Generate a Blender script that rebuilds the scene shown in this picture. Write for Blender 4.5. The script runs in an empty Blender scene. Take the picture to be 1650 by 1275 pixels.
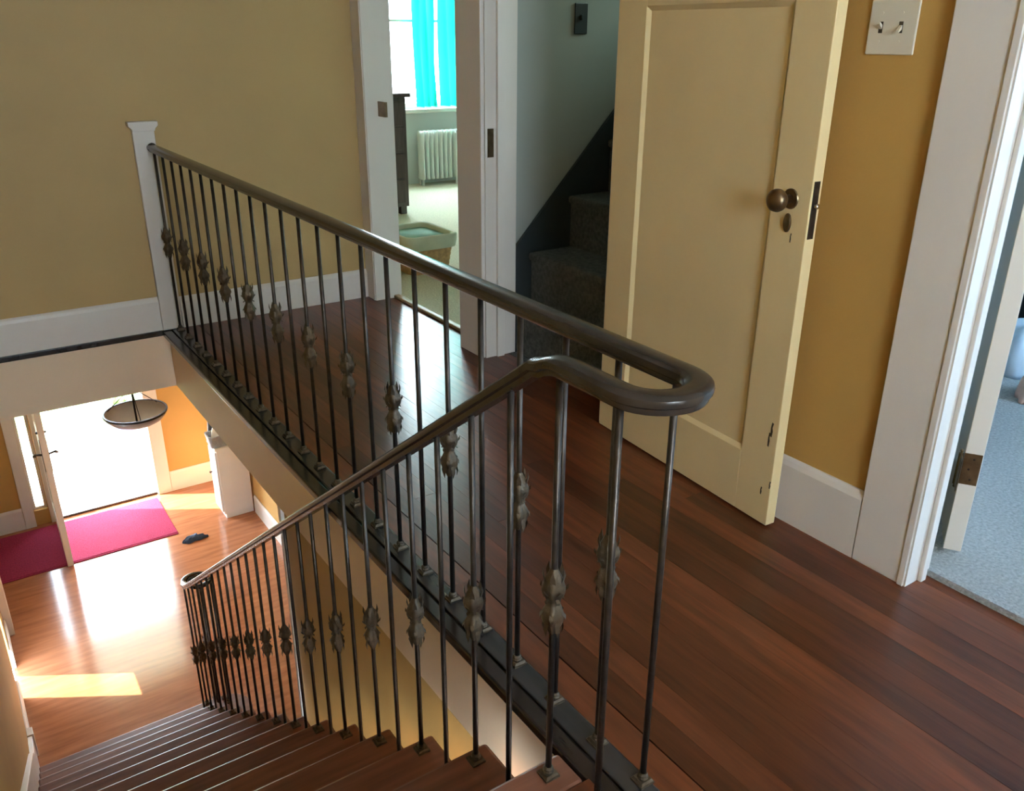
import bpy, bmesh, math, random
from mathutils import Vector, Matrix
random.seed(7)
S = bpy.context.scene
COL = S.collection
R = math.radians
# ------------------------------------------------------------------ camera
YAW, PITCH, ROLL, FPX = 0.5984, 0.3971, 0.0064, 1383.5
fw = Vector((math.sin(YAW)*math.cos(PITCH), math.cos(YAW)*math.cos(PITCH), -math.sin(PITCH)))
rt = Vector((math.cos(YAW), -math.sin(YAW), 0)); up = rt.cross(fw)
rt, up = rt*math.cos(ROLL)+up*math.sin(ROLL), up*math.cos(ROLL)-rt*math.sin(ROLL)
cam = bpy.data.objects.new('camera', bpy.data.cameras.new('camera')); COL.objects.link(cam)
cam.matrix_world = Matrix(((rt.x, up.x, -fw.x, -0.837), (rt.y, up.y, -fw.y, 0), (rt.z, up.z, -fw.z, 1.3), (0, 0, 0, 1)))
cam.data.sensor_fit = 'HORIZONTAL'; cam.data.sensor_width = 36; cam.data.lens = 36*FPX/1650
cam.data.clip_start = 0.02
S.camera = cam
# ------------------------------------------------------------------ light
vs = S.view_settings
vs.view_transform = 'Standard'; vs.look = 'None'; vs.gamma = 1; vs.use_curve_mapping = False
vs.exposure = 0.0
wd = bpy.data.worlds.new('sky'); S.world = wd; wd.use_nodes = True
bg = wd.node_tree.nodes['Background']; bg.inputs[0].default_value = (0.72, 0.86, 1.0, 1); bg.inputs[1].default_value = 34.0
def lamp(name, kind, energy, color, loc=(0, 0, 0), direction=(0, 0, -1), size=None):
    l = bpy.data.lights.new(name, kind); l.energy = energy; l.color = color
    if size: l.shape = 'RECTANGLE'; l.size, l.size_y = size
    o = bpy.data.objects.new(name, l); COL.objects.link(o); o.location = loc
    o.rotation_euler = Vector(direction).to_track_quat('-Z', 'Y').to_euler()
    return o
sun = lamp('sun', 'SUN', 48, (1.0, 0.86, 0.62), direction=(0.75, -0.45, -0.65)); sun.data.angle = R(0.6)
# daylight in the two side room windows, then an added attic fill
lamp('daylight_turquoise_room', 'AREA', 330, (0.80, 0.95, 1.0), (3.35, 7.46, 1.45), (0, -1, 0), (1.3, 1.5))
lamp('daylight_bedroom', 'AREA', 110, (0.20, 0.52, 1.0), (3.55, -1.66, 1.4), (0, 1, 0), (0.9, 1.1))
lamp('fill_attic', 'AREA', 66, (0.70, 1.0, 0.90), (3.4, 2.58, 2.44), (-0.3, 0, -1), (0.7, 0.6))  # added fill over the attic steps, no window there; green tint imitates flare
# ------------------------------------------------------------------ materials
MATS = {}
def mat(name, col, rough=0.5, metal=0.0, var=0.0, scale=6.0, bump=0.0, bscale=60.0, stretch=(1, 1, 1), spec=0.5, rnd=0.0, trans=None, wood=0.0, coat=0.0, col2=None):
    m = bpy.data.materials.new(name); m.use_nodes = True; nt = m.node_tree; N = nt.nodes; Lk = nt.links
    b = N['Principled BSDF']
    b.inputs['Base Color'].default_value = (*col, 1); b.inputs['Roughness'].default_value = rough
    b.inputs['Metallic'].default_value = metal; b.inputs['Specular IOR Level'].default_value = spec
    if coat: b.inputs['Coat Weight'].default_value = coat; b.inputs['Coat Roughness'].default_value = 0.12
    tc = N.new('ShaderNodeTexCoord'); mp = N.new('ShaderNodeMapping'); mp.inputs['Scale'].default_value = stretch
    Lk.new(tc.outputs['Object'], mp.inputs['Vector']); vec = mp.outputs['Vector']
    oi = N.new('ShaderNodeObjectInfo')
    if rnd:
        ad = N.new('ShaderNodeVectorMath'); ad.operation = 'ADD'; sc = N.new('ShaderNodeVectorMath'); sc.operation = 'SCALE'
        sc.inputs[0].default_value = (7.3, 3.1, 5.7); ml = N.new('ShaderNodeMath'); ml.operation = 'MULTIPLY'; ml.inputs[1].default_value = 40
        Lk.new(oi.outputs['Random'], ml.inputs[0]); Lk.new(ml.outputs[0], sc.inputs['Scale'])
        Lk.new(vec, ad.inputs[0]); Lk.new(sc.outputs[0], ad.inputs[1]); vec = ad.outputs[0]
    cur = None
    if var or rnd or wood:
        no = N.new('ShaderNodeTexNoise'); no.inputs['Scale'].default_value = scale; no.inputs['Detail'].default_value = 6
        Lk.new(vec, no.inputs['Vector'])
        mx = N.new('ShaderNodeMix'); mx.data_type = 'RGBA'
        c2 = col2 or tuple(min(1, c*(1+var)) for c in col); c1 = tuple(c*(1-var) for c in col)
        mx.inputs['A'].default_value = (*c1, 1); mx.inputs['B'].default_value = (*c2, 1)
        rp = N.new('ShaderNodeMapRange'); rp.inputs['From Min'].default_value = 0.3; rp.inputs['From Max'].default_value = 0.7
        Lk.new(no.outputs['Fac'], rp.inputs['Value']); Lk.new(rp.outputs[0], mx.inputs['Factor']); cur = mx.outputs['Result']
        if rnd:
            hv = N.new('ShaderNodeHueSaturation'); mr = N.new('ShaderNodeMapRange')
            mr.inputs['To Min'].default_value = 1-rnd; mr.inputs['To Max'].default_value = 1+rnd
            Lk.new(oi.outputs['Random'], mr.inputs['Value']); Lk.new(mr.outputs[0], hv.inputs['Value']); Lk.new(cur, hv.inputs['Color']); cur = hv.outputs['Color']
        Lk.new(cur, b.inputs['Base Color'])
    if bump:
        nb = N.new('ShaderNodeTexNoise'); nb.inputs['Scale'].default_value = bscale; nb.inputs['Detail'].default_value = 4
        Lk.new(vec, nb.inputs['Vector']); bp = N.new('ShaderNodeBump'); bp.inputs['Strength'].default_value = bump; bp.inputs['Distance'].default_value = 0.01
        Lk.new(nb.outputs['Fac'], bp.inputs['Height']); Lk.new(bp.outputs[0], b.inputs['Normal'])
    if trans:
        tr = N.new('ShaderNodeBsdfTranslucent'); tr.inputs['Color'].default_value = (*trans[0], 1); ms = N.new('ShaderNodeMixShader'); ms.inputs[0].default_value = trans[1]
        Lk.new(b.outputs[0], ms.inputs[1]); Lk.new(tr.outputs[0], ms.inputs[2]); Lk.new(ms.outputs[0], N['Material Output'].inputs[0])
    MATS[name] = m
    return m
mat('mustard_paint', (0.50, 0.285, 0.075), 0.62, var=0.05, scale=2.5, bump=0.05, bscale=180)
mat('hazed_mustard_paint', (0.48, 0.325, 0.13), 0.62, var=0.05, scale=2.5, bump=0.05, bscale=180)  # same mustard paint, with the flare haze mixed into its colour
mat('attic_paint', (0.34, 0.36, 0.33), 0.7, var=0.06, scale=2)
mat('room_paint', (0.62, 0.66, 0.64), 0.7, var=0.04, scale=2)
mat('ceiling_paint', (0.74, 0.71, 0.64), 0.8, var=0.03)
mat('trim_paint', (0.72, 0.66, 0.60), 0.38, var=0.03, scale=3, bump=0.03, bscale=40)
mat('fascia_paint', (0.84, 0.63, 0.43), 0.5, var=0.04, scale=3)
mat('cream_paint', (0.79, 0.62, 0.33), 0.36, var=0.05, scale=3.0, bump=0.05, bscale=30)
mat('oak_strip', (0.42, 0.29, 0.15), 0.4, var=0.2, scale=20)
mat('bare_wood_chip', (0.05, 0.03, 0.015), 0.8, var=0.3, scale=30)
mat('floor_plank', (0.110, 0.030, 0.011), 0.28, var=0.36, scale=5, stretch=(9, 0.8, 9), bump=0.04, bscale=14, rnd=0.42, spec=0.4)
mat('subfloor', (0.02, 0.012, 0.008), 0.8)
mat('plate_varnish', (0.035, 0.03, 0.028), 0.22, var=0.3, scale=8, stretch=(4, 0.6, 4))
mat('dark_varnish', (0.022, 0.014, 0.011), 0.2, var=0.35, scale=6, stretch=(4, 0.6, 4))
mat('stair_wood', (0.20, 0.072, 0.038), 0.42, var=0.25, scale=5, stretch=(0.8, 9, 9), bump=0.03, bscale=12, rnd=0.12)
mat('lower_floor_wood', (0.38, 0.150, 0.075), 0.13, var=0.22, scale=3, stretch=(1.0, 9, 1), bump=0.02, bscale=8)
mat('iron', (0.060, 0.048, 0.040), 0.36, metal=0.75, var=0.3, scale=30, bump=0.08, bscale=120)
mat('handrail_bronze', (0.050, 0.038, 0.030), 0.27, metal=0.35, var=0.25, scale=12, bump=0.03, bscale=60)
mat('antique_brass', (0.115, 0.083, 0.052), 0.5, metal=0.6, var=0.35, scale=60, bump=0.2, bscale=150)
mat('aged_brass', (0.20, 0.14, 0.08), 0.34, metal=0.9, var=0.25, scale=40)
mat('bright_steel', (0.75, 0.72, 0.66), 0.15, metal=1.0)
mat('plate_plastic', (0.66, 0.60, 0.48), 0.35, var=0.02)
mat('dark_plastic', (0.03, 0.035, 0.035), 0.4)
mat('slot_dark', (0.04, 0.03, 0.015), 0.7)
mat('bedroom_carpet', (0.42, 0.43, 0.42), 0.95, var=0.22, scale=110, bump=0.9, bscale=180, spec=0.1)
mat('room_carpet', (0.66, 0.62, 0.48), 0.95, var=0.15, scale=90, bump=0.8, bscale=160, spec=0.1)
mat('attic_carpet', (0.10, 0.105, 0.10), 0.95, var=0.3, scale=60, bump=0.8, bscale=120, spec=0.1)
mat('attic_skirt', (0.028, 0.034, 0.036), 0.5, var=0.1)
mat('curtain_cloth', (0.004, 0.50, 0.42), 0.9, var=0.12, scale=8, spec=0.0, trans=((0.004, 0.13, 0.105), 0.75))
mat('radiator_paint', (0.72, 0.76, 0.72), 0.4, var=0.03)
mat('dresser_wood', (0.075, 0.05, 0.045), 0.35, var=0.3, scale=6, stretch=(8, 1, 1))
mat('wicker', (0.52, 0.31, 0.14), 0.65, var=0.3, scale=40, bump=0.5, bscale=90)
mat('basket_liner', (0.62, 0.66, 0.55), 0.85, var=0.08, scale=10)
mat('green_lining', (0.22, 0.38, 0.30), 0.85, var=0.1, scale=10)
mat('red_rug', (0.33, 0.035, 0.085), 0.95, var=0.2, scale=80, bump=0.6, bscale=150, spec=0.1)
mat('pendant_glass', (0.36, 0.30, 0.26), 0.35, var=0.1, scale=8)
mat('pendant_rim', (0.035, 0.028, 0.026), 0.35, metal=0.6)
mat('white_lacquer', (0.86, 0.84, 0.80), 0.3, var=0.02)
mat('grey_weave', (0.30, 0.30, 0.30), 0.7, var=0.15, scale=40, bump=0.4, bscale=80)
mat('blue_cloth', (0.03, 0.05, 0.10), 0.8, var=0.3, scale=30)
mat('pale_blue_cloth', (0.62, 0.72, 0.82), 0.9, var=0.12, scale=9)
mat('pink_cloth', (0.62, 0.42, 0.36), 0.9, var=0.15, scale=14)
mat('black_cloth', (0.012, 0.012, 0.014), 0.8, var=0.2, scale=20)
mat('porch_concrete', (0.72, 0.71, 0.68), 0.85, var=0.08, scale=5)
mat('grey_paint', (0.5, 0.5, 0.5), 0.5)
mat('lawn', (0.17, 0.26, 0.08), 0.95, var=0.3, scale=8)
mat('leaf_green', (0.12, 0.22, 0.07), 0.7, var=0.4, scale=7)
mat('blue_glaze', (0.10, 0.22, 0.62), 0.3, var=0.1)
g = bpy.data.materials.new('window_glass'); g.use_nodes = True; gn = g.node_tree
gb = gn.nodes['Principled BSDF']; gb.inputs['Roughness'].default_value = 0.02; gb.inputs['Base Color'].default_value = (1, 1, 1, 1)
tb = gn.nodes.new('ShaderNodeBsdfTransparent'); tb.inputs[0].default_value = (0.95, 0.97, 0.97, 1); mg = gn.nodes.new('ShaderNodeMixShader'); mg.inputs[0].default_value = 0.94
gn.links.new(gb.outputs[0], mg.inputs[1]); gn.links.new(tb.outputs[0], mg.inputs[2]); gn.links.new(mg.outputs[0], gn.nodes['Material Output'].inputs[0])
MATS['window_glass'] = g
# ------------------------------------------------------------------ mesh helpers
class MB:
    def __init__(s): s.v = []; s.f = []
    def box(s, x0, x1, y0, y1, z0, z1):
        n = len(s.v)
        s.v += [(x, y, z) for z in (z0, z1) for y in (y0, y1) for x in (x0, x1)]
        s.f += [tuple(n+i for i in q) for q in ((0, 2, 3, 1), (4, 5, 7, 6), (0, 1, 5, 4), (2, 6, 7, 3), (0, 4, 6, 2), (1, 3, 7, 5))]
        return s
    def prism(s, poly, axis, a0, a1):      # poly in the two other axes, extruded along axis
        n = len(s.v); k = len(poly)
        def P(p, a):
            return {'x': (a, p[0], p[1]), 'y': (p[0], a, p[1]), 'z': (p[0], p[1], a)}[axis]
        s.v += [P(p, a0) for p in poly]+[P(p, a1) for p in poly]
        s.f += [tuple(range(n+k-1, n-1, -1)), tuple(range(n+k, n+2*k))]
        s.f += [(n+i, n+(i+1) % k, n+k+(i+1) % k, n+k+i) for i in range(k)]
        return s
    def rings(s, rings, cap=True, closed=True):
        n = len(s.v); k = len(rings[0])
        for r in rings: s.v += [tuple(p) for p in r]
        m = k if closed else k-1
        for i in range(len(rings)-1):
            for j in range(m):
                a = n+i*k+j; b = n+i*k+(j+1) % k
                s.f.append((a, b, b+k, a+k))
        if cap and closed:
            s.f.append(tuple(range(n+k-1, n-1, -1))); s.f.append(tuple(n+(len(rings)-1)*k+j for j in range(k)))
        return s
    def lathe(s, prof, n=16, c=(0, 0, 0), lobes=0, amp=0.0, axis='z', cap=True):
        rs = []
        for r, z in prof:
            ring = []
            for j in range(n):
                t = 2*math.pi*j/n; q = r*(1+amp*math.cos(lobes*t))
                a, b = q*math.cos(t), q*math.sin(t)
                ring.append({'z': (c[0]+a, c[1]+b, c[2]+z), 'x': (c[0]+z, c[1]+a, c[2]+b), 'y': (c[0]+b, c[1]+z, c[2]+a)}[axis])
            rs.append(ring)
        return s.rings(rs, cap)
    def tube(s, pts, r, n=8, cap=True):
        pts = [Vector(p) for p in pts]; rs = []
        for i, p in enumerate(pts):
            t = (pts[min(i+1, len(pts)-1)]-pts[max(i-1, 0)]).normalized()
            a = t.cross(Vector((0, 0, 1)) if abs(t.z) < 0.95 else Vector((1, 0, 0))).normalized(); b = a.cross(t)
            q = r[i] if isinstance(r, (list, tuple)) else r
            rs.append([p+a*q*math.cos(2*math.pi*j/n)+b*q*math.sin(2*math.pi*j/n) for j in range(n)])
        return s.rings(rs, cap)
    def mesh(s, name, m, smooth=False):
        me = bpy.data.meshes.new(name); me.from_pydata(s.v, [], s.f); me.update()
        bm = bmesh.new(); bm.from_mesh(me); bmesh.ops.recalc_face_normals(bm, faces=bm.faces); bm.to_mesh(me); bm.free()
        me.materials.append(MATS[m])
        if smooth: me.shade_smooth()
        return me
    def build(s, name, m, parent=None, smooth=False, bevel=0.0, loc=None, auto=False):
        me = s.mesh(name, m, smooth or auto)
        if auto: me.set_sharp_from_angle(angle=R(35))
        return inst(name, me, parent, loc, bevel)
def inst(name, me, parent=None, loc=None, bevel=0.0, rotz=0.0):
    o = bpy.data.objects.new(name, me); COL.objects.link(o)
    if parent: o.parent = parent
    if loc: o.location = loc
    if rotz: o.rotation_euler.z = rotz
    if bevel:
        b = o.modifiers.new('edge', 'BEVEL'); b.width = bevel; b.segments = 2; b.limit_method = 'ANGLE'; b.angle_limit = R(40)
    return o
def tag(o, label, cat, group=None, kind=None):
    o['label'] = label; o['category'] = cat
    if group: o['group'] = group
    if kind: o['kind'] = kind
    return o
def thing(name, label, cat, loc=(0, 0, 0), rotz=0, group=None, kind=None):
    o = bpy.data.objects.new(name, None); COL.objects.link(o); o.location = loc; o.rotation_euler.z = rotz; o.empty_display_size = 0.1
    return tag(o, label, cat, group, kind)
def slab(axis, a0, a1, u0, u1, z0, z1, holes=()):
    """wall slab with rectangular openings; axis = its thickness axis, u the other horizontal one"""
    us = sorted({u0, u1, *[h for q in holes for h in q[:2]]}); zs = sorted({z0, z1, *[h for q in holes for h in q[2:]]})
    us = [u for u in us if u0 <= u <= u1]; zs = [z for z in zs if z0 <= z <= z1]
    m = MB()
    for i in range(len(us)-1):
        run = None
        for j in range(len(zs)-1):
            cu, cz = (us[i]+us[i+1])/2, (zs[j]+zs[j+1])/2
            if any(q[0] < cu < q[1] and q[2] < cz < q[3] for q in holes): continue
            if axis == 'x': m.box(a0, a1, us[i], us[i+1], zs[j], zs[j+1])
            else: m.box(us[i], us[i+1], a0, a1, zs[j], zs[j+1])
    return m
W, L, ZL = 1.054, 4.14, -2.66           # hall's right wall, far wall, lower floor
XL = -1.0                                # left (outer) wall
CZ = 2.5; FB = -0.284                    # ceiling, underside of the upper floor
DH = 2.03
# ------------------------------------------------------------------ room shell
def st(o, label, cat='wall'): return tag(o, label, cat, kind='structure')
st(slab('y', L, L+0.12, XL, W, FB, CZ).build('wall_far', 'hazed_mustard_paint'), 'mustard painted wall at the far end of the upstairs hall', 'wall')
wr = slab('x', W, W+0.085, -1.6, 1.4, FB, CZ, [(0.085, 0.960, -0.11, DH)])
wr2 = slab('x', W, W+0.115, 1.4, 7.42, FB, CZ, [(2.184, 2.978, -0.11, DH), (3.1645, 4.035, -0.11, DH)])
wr.f += [tuple(i+len(wr.v) for i in q) for q in wr2.f]; wr.v += wr2.v
st(wr.build('wall_right', 'mustard_paint'), 'mustard hall wall on the right with three doorways', 'wall')
st(slab('x', XL-0.15, XL, -1.6, 7.8, ZL, CZ, [(5.36, 5.70, ZL, -1.96)]).build('wall_left', 'mustard_paint'), 'mustard outer wall along the left side of the stairs', 'wall')
st(slab('y', -1.72, -1.6, XL, 4.4, FB, CZ, [(-0.72, 0.36, 0.95, 2.20), (3.05, 4.05, 0.8, 2.0)]).build('wall_back', 'room_paint'), 'wall behind the landing with two windows', 'wall')
st(MB().box(XL, 4.4, -1.6, 7.42, CZ, CZ+0.1).build('ceiling', 'ceiling_paint'), 'plain off white upstairs ceiling', 'ceiling')
# rooms behind the right wall
st(slab('y', 7.3, 7.42, W+0.115, 4.4, -0.02, CZ, [(2.72, 3.98, 0.68, 2.15)]).build('wall_window', 'room_paint'), 'pale wall with a curtained window in the bright room', 'wall')
st(slab('x', 4.4, 4.52, -1.6, 7.42, FB, CZ).build('wall_outer', 'room_paint'), 'pale outer wall of the side rooms', 'wall')
st(slab('y', 2.985, 3.1, W+0.115, 4.4, 0, CZ).build('wall_attic', 'attic_paint'), 'grey painted wall beside the attic stairs', 'wall')
st(slab('y', 2.07, 2.19, W+0.115, 4.4, 0, CZ).build('wall_attic_near', 'attic_paint'), 'grey wall between bedroom and attic stairs', 'wall')
st(MB().box(W+0.08, 4.4, -1.6, 2.07, -0.10, 0.018).build('floor_bedroom', 'bedroom_carpet'), 'speckled pale grey bedroom carpet behind the right doorway', 'carpet')
st(MB().box(W+0.102, 4.4, 3.1, 7.3, -0.10, 0.010).build('floor_bright_room', 'room_carpet'), 'pale carpet in the bright room with turquoise curtain', 'carpet')
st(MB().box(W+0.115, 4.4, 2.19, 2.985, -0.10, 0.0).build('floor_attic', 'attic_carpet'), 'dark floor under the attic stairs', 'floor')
# upper floor: slab plus every plank
fl = MB()
fl.box(0.012, W+0.115, -1.6, L, FB, -0.02); fl.box(XL, 0.012, -1.6, 0.99, FB, -0.02)
floor = st(fl.build('floor', 'subfloor'), 'red brown varnished plank floor of the upstairs hall', 'floor')
PW = 0.0685
pm = {}
def plank(cx, y0, y1):
    ln = round(y1-y0, 3)
    if ln not in pm: pm[ln] = MB().box(-PW/2+0.0003, PW/2-0.0003, -ln/2+0.0003, ln/2-0.0003, -0.02, 0).mesh('plank', 'floor_plank')
    inst('plank', pm[ln], floor, (cx, (y0+y1)/2, -random.random()*0.0004))
xs = 0.068; k = 0
while xs < W-0.001:
    off = [0.0, 0.9, 0.45, 1.35, 0.2, 1.1][k % 6]; y = -1.6
    cuts = [y]; yy = y+0.6+off
    while yy < L-0.4: cuts.append(yy); yy += 2.6
    cuts.append(L)
    for a, b in zip(cuts, cuts[1:]): plank(xs+PW/2, a, b)
    xs += PW+(0.003 if k == 0 else 0); k += 1
for (a, b, xe) in ((0.09, 0.955, 0.08), (2.19, 2.972, 0.115), (3.17, 4.03, 0.10)):     # boards running through the doorways
    x = xs
    while x < W+xe-0.03: plank(x+PW/2, a, b); x += PW
x = 0.068-PW
while x > XL+0.02:                                               # landing boards, to the top nosing
    plank(x+PW/2, -1.6, 0.79 if x > -0.05 else 0.925); x -= PW
# edge of the stairwell: nosing board, plate, far strip, fascia boards
st(MB().box(-0.03, 0.011, 0.79, L, -0.03, 0.0).build('trim_1', 'dark_varnish', bevel=0.006), 'black varnished nosing along the open edge of the hall floor', 'trim')
st(MB().box(0.0125, 0.067, 0.79, L, -0.02, 0.003).build('trim_2', 'plate_varnish', bevel=0.003), 'dark plate strip carrying the baluster feet', 'trim')
st(MB().box(XL, -0.03, L-0.025, L, -0.022, 0.004).build('trim_3', 'dark_varnish', bevel=0.004), 'dark strip under the baseboard across the far stairwell edge', 'trim')
st(MB().box(-0.004, 0.012, 0.6, L-0.014, FB, -0.03).build('trim_4', 'fascia_paint'), 'cream fascia board under the hall floor edge', 'trim')
st(MB().box(XL, 0.0115, L-0.012, L, FB, -0.022).build('trim_5', 'fascia_paint'), 'cream fascia board across the far end of the stairwell', 'trim')
def baseboard(name, label, x0, x1, y0, y1, z, h):
    m = MB().box(x0, x1, y0, y1, z, z+h-0.018)
    ex, ey = (x1-x0 < y1-y0), (y1-y0 <= x1-x0)
    cx, cy = (x0+x1)/2, (y0+y1)/2
    return m, st(m.build(name, 'trim_paint', bevel=0.002), label, 'baseboard')
def bbx(name, label, xw, s, y0, y1, z, h):   # board on a wall facing s along x
    m = MB().prism([(xw, z), (xw+s*0.016, z), (xw+s*0.016, z+h-0.022), (xw+s*0.011, z+h-0.008), (xw+s*0.006, z+h), (xw, z+h)], 'y', y0, y1)
    return st(m.build(name, 'trim_paint'), label, 'baseboard')
def bby(name, label, yw, x0, x1, z, h):
    m = MB().prism([(yw, z), (yw-0.016, z), (yw-0.016, z+h-0.022), (yw-0.011, z+h-0.008), (yw-0.006, z+h), (yw, z+h)], 'x', x0, x1)
    return st(m.build(name, 'trim_paint'), label, 'baseboard')
bby('baseboard_far', 'white baseboard of the far hall wall behind the railing', L, 0.07, W-0.001, 0.0, 0.15)
bby('baseboard_stairwell', 'white baseboard of the far wall over the stairwell, left of the newel', L, XL, -0.025, 0.004, 0.16)
bbx('baseboard_right', 'white baseboard under the switch plate between door and casing', W, -1, 1.115, 2.06, 0.0, 0.198)
# ------------------------------------------------------------------ door casings upstairs
def casing_parts(root, yj, s, zb, width, jd, x0=W, mname='trim_paint', stop=True):
    """casing + jamb on one side of an opening in the right wall: jamb face at y=yj, casing runs away by s"""
    a, b = yj+s*0.0046, yj+s*width
    lo, hi = min(a, b), max(a, b)
    MB().box(x0-0.018, x0, lo, hi, zb, DH+0.0).build('casing_board', mname, root, bevel=0.003)
    c0, c1 = sorted((yj+s*0.0046, yj+s*0.022))
    MB().box(x0-0.022, x0-0.018, c0, c1, zb, DH).build('casing_bead', mname, root, bevel=0.002)
    j0, j1 = sorted((yj, yj+s*0.0045))
    MB().box(x0-0.016, x0+jd, j0-(0.0 if s > 0 else 0.0), j1, zb, DH).build('jamb', mname, root)
    if stop:
        q0, q1 = sorted((yj, yj-s*0.012))
        MB().box(x0+0.036, x0+0.058, q0, q1, zb, DH-0.01).build('door_stop', mname, root, bevel=0.002)
def header(root, y0, y1, mname='trim_paint'):
    MB().box(W-0.018, W, y0, y1, DH, DH+0.13).build('head_casing', mname, root, bevel=0.003)
r = thing('trim_6', 'wide white door casing and blue lit jamb of the bedroom doorway', 'door frame', kind='structure')
casing_parts(r, 0.955, 1, 0.0, 0.158, 0.086); casing_parts(r, 0.09, -1, 0.0, 0.158, 0.086); header(r, -0.07, 1.113)
r = thing('trim_7', 'door casing of the bright room, at the far hall corner', 'door frame', kind='structure')
casing_parts(r, 4.03, 1, 0.0, 0.108, 0.135, stop=False)
MB().box(W+0.05, W+0.062, 3.95, 4.03, 0.93, 1.0).build('strike_plate', 'aged_brass', r)
header(r, 3.07, 4.138)
r = thing('trim_8', 'broad door casing between the bright doorway and attic stairs', 'door frame', kind='structure')
MB().box(W-0.018, W, 2.978, 3.164, 0, DH).build('casing_board', 'trim_paint', r, bevel=0.003)
MB().box(W-0.001, W+0.135, 3.1645, 3.1695, 0, DH).build('jamb', 'trim_paint', r)
MB().box(W-0.001, W+0.150, 2.9725, 2.978, 0, DH).build('jamb', 'trim_paint', r)
MB().box(W+0.05, W+0.085, 2.958, 2.9725, 0, DH).build('door_stop', 'trim_paint', r, bevel=0.002)
MB().box(W+0.010, W+0.038, 2.9700, 2.9725, 0.85, 0.96).build('strike_plate', 'aged_brass', r)
header(r, 2.19, 3.07)
r = thing('trim_9', 'hinge side casing hidden behind the open cream door', 'door frame', kind='structure')
MB().box(W-0.018, W, 2.065, 2.184, 0, DH).build('casing_board', 'trim_paint', r, bevel=0.003)
MB().box(W-0.001, W+0.13, 2.1845, 2.1895, 0, DH).build('jamb', 'trim_paint', r)
st(MB().box(W+0.086, W+0.118, 3.1705, 4.0295, 0.0, 0.017).build('trim_10', 'oak_strip', bevel=0.006), 'tan threshold strip between hall floor and pale carpet', 'threshold')
# ------------------------------------------------------------------ attic door, swung open against the wall
DW, DT = 0.815, 0.035
ang = math.atan2(1.353-2.16, 0.963-1.017)
d1 = thing('door_1', 'cream painted panel door standing open against the hall wall', 'door', (1.017, 2.16, 0.008), ang, kind='structure')
# local: +x towards free edge, -y towards the hall (camera side) -> check sign: rotate so that local -y faces -X world
def dbox(name, x0, x1, z0, z1, y0=0.0, y1=DT, m='cream_paint', bevel=0.002, parent=d1): return MB().box(x0, x1, y0, y1, z0, z1).build(name, m, parent, bevel=bevel)
DZ = 2.0
FACE = 0.0
sgn = 1  # thickness runs to local +y; world check below
dbox('stile', 0, 0.132, 0, DZ); dbox('stile', DW-0.125, DW, 0, DZ)
dbox('bottom_rail', 0.132, DW-0.125, 0, 0.19); dbox('lock_rail', 0.132, DW-0.125, 1.372, 1.50); dbox('top_rail', 0.132, DW-0.125, 1.88, DZ)
for z0, z1 in ((0.19, 1.372), (1.50, 1.88)):
    dbox('panel', 0.132, DW-0.125, z0, z1, 0.009, DT-0.009, bevel=0)
    for y0, y1, y2 in ((0.0, 0.009, 1), (DT, DT-0.009, -1)):
        m = MB(); x0, x1 = 0.132, DW-0.125; b = 0.012
        o_ = [(x0, y0, z0), (x1, y0, z0), (x1, y0, z1), (x0, y0, z1)]; i_ = [(x0+b, y1, z0+b), (x1-b, y1, z0+b), (x1-b, y1, z1-b), (x0+b, y1, z1-b)]
        m.v = o_+i_; m.f = [(i, (i+1) % 4, 4+(i+1) % 4, 4+i) for i in range(4)]
        m.build('panel_moulding', 'cream_paint', d1)
# door furniture (local -y faces the hall)
MB().lathe([(0.0, -0.003), (0.024, -0.003), (0.026, 0.0), (0.0, 0.0)], 20, (0.752, 0, 0.918), axis='y', cap=False).build('knob_rose', 'aged_brass', d1, smooth=False, auto=True)
MB().lathe([(0.011, 0.0), (0.0105, -0.02), (0.012, -0.026), (0.022, -0.030), (0.0275, -0.038), (0.029, -0.046), (0.0265, -0.056), (0.018, -0.063), (0.008, -0.066), (0.001, -0.0665)], 24, (0.752, -0.002, 0.918), axis='y').build('door_knob', 'aged_brass', d1, smooth=True)
m = MB(); ring = []
for yy, s_ in ((0.0, 1.0), (-0.003, 1.0), (-0.0055, 0.8)):
    ring.append([(0.752+0.0125*s_*math.cos(2*math.pi*j/20), yy, 0.858+0.024*s_*math.sin(2*math.pi*j/20)) for j in range(20)])
m.rings(ring).build('keyhole_cover', 'aged_brass', d1, auto=True)
lp = MB().box(DW-0.0005, DW+0.0012, 0.006, 0.026, 0.826, 0.968).build('latch_plate', 'iron', d1)
MB().lathe([(0.007, 0), (0.007, 0.008), (0.004, 0.011), (0.0005, 0.0115)], 14, (DW+0.001, 0.018, 0.908), axis='x').build('latch_bolt', 'bright_steel', lp, smooth=True)
for (x, z, w, h) in ((0.768, 0.842-0.02, 0.003, 0.012), (0.792, 0.294, 0.006, 0.022), (0.786, 0.262, 0.005, 0.022), (0.782, 0.10, 0.004, 0.012), (DW-0.004, 0.13, 0.004, 0.012)):
    q = [(x+w*a, z+h*b) for a, b in ((-0.5, -0.9), (0.4, -1), (0.7, -0.2), (0.3, 0.3), (0.8, 0.9), (-0.2, 1.0), (-0.6, 0.2))]
    MB().prism(q, 'y', -0.0006, 0.0005).build('paint_chip', 'bare_wood_chip', d1)
for z in (0.22, 1.0, 1.78):
    MB().lathe([(0.007, -0.045), (0.007, 0.045)], 10, (-0.008, DT/2+0.012, z)).build('hinge', 'aged_brass', d1, auto=True)
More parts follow.
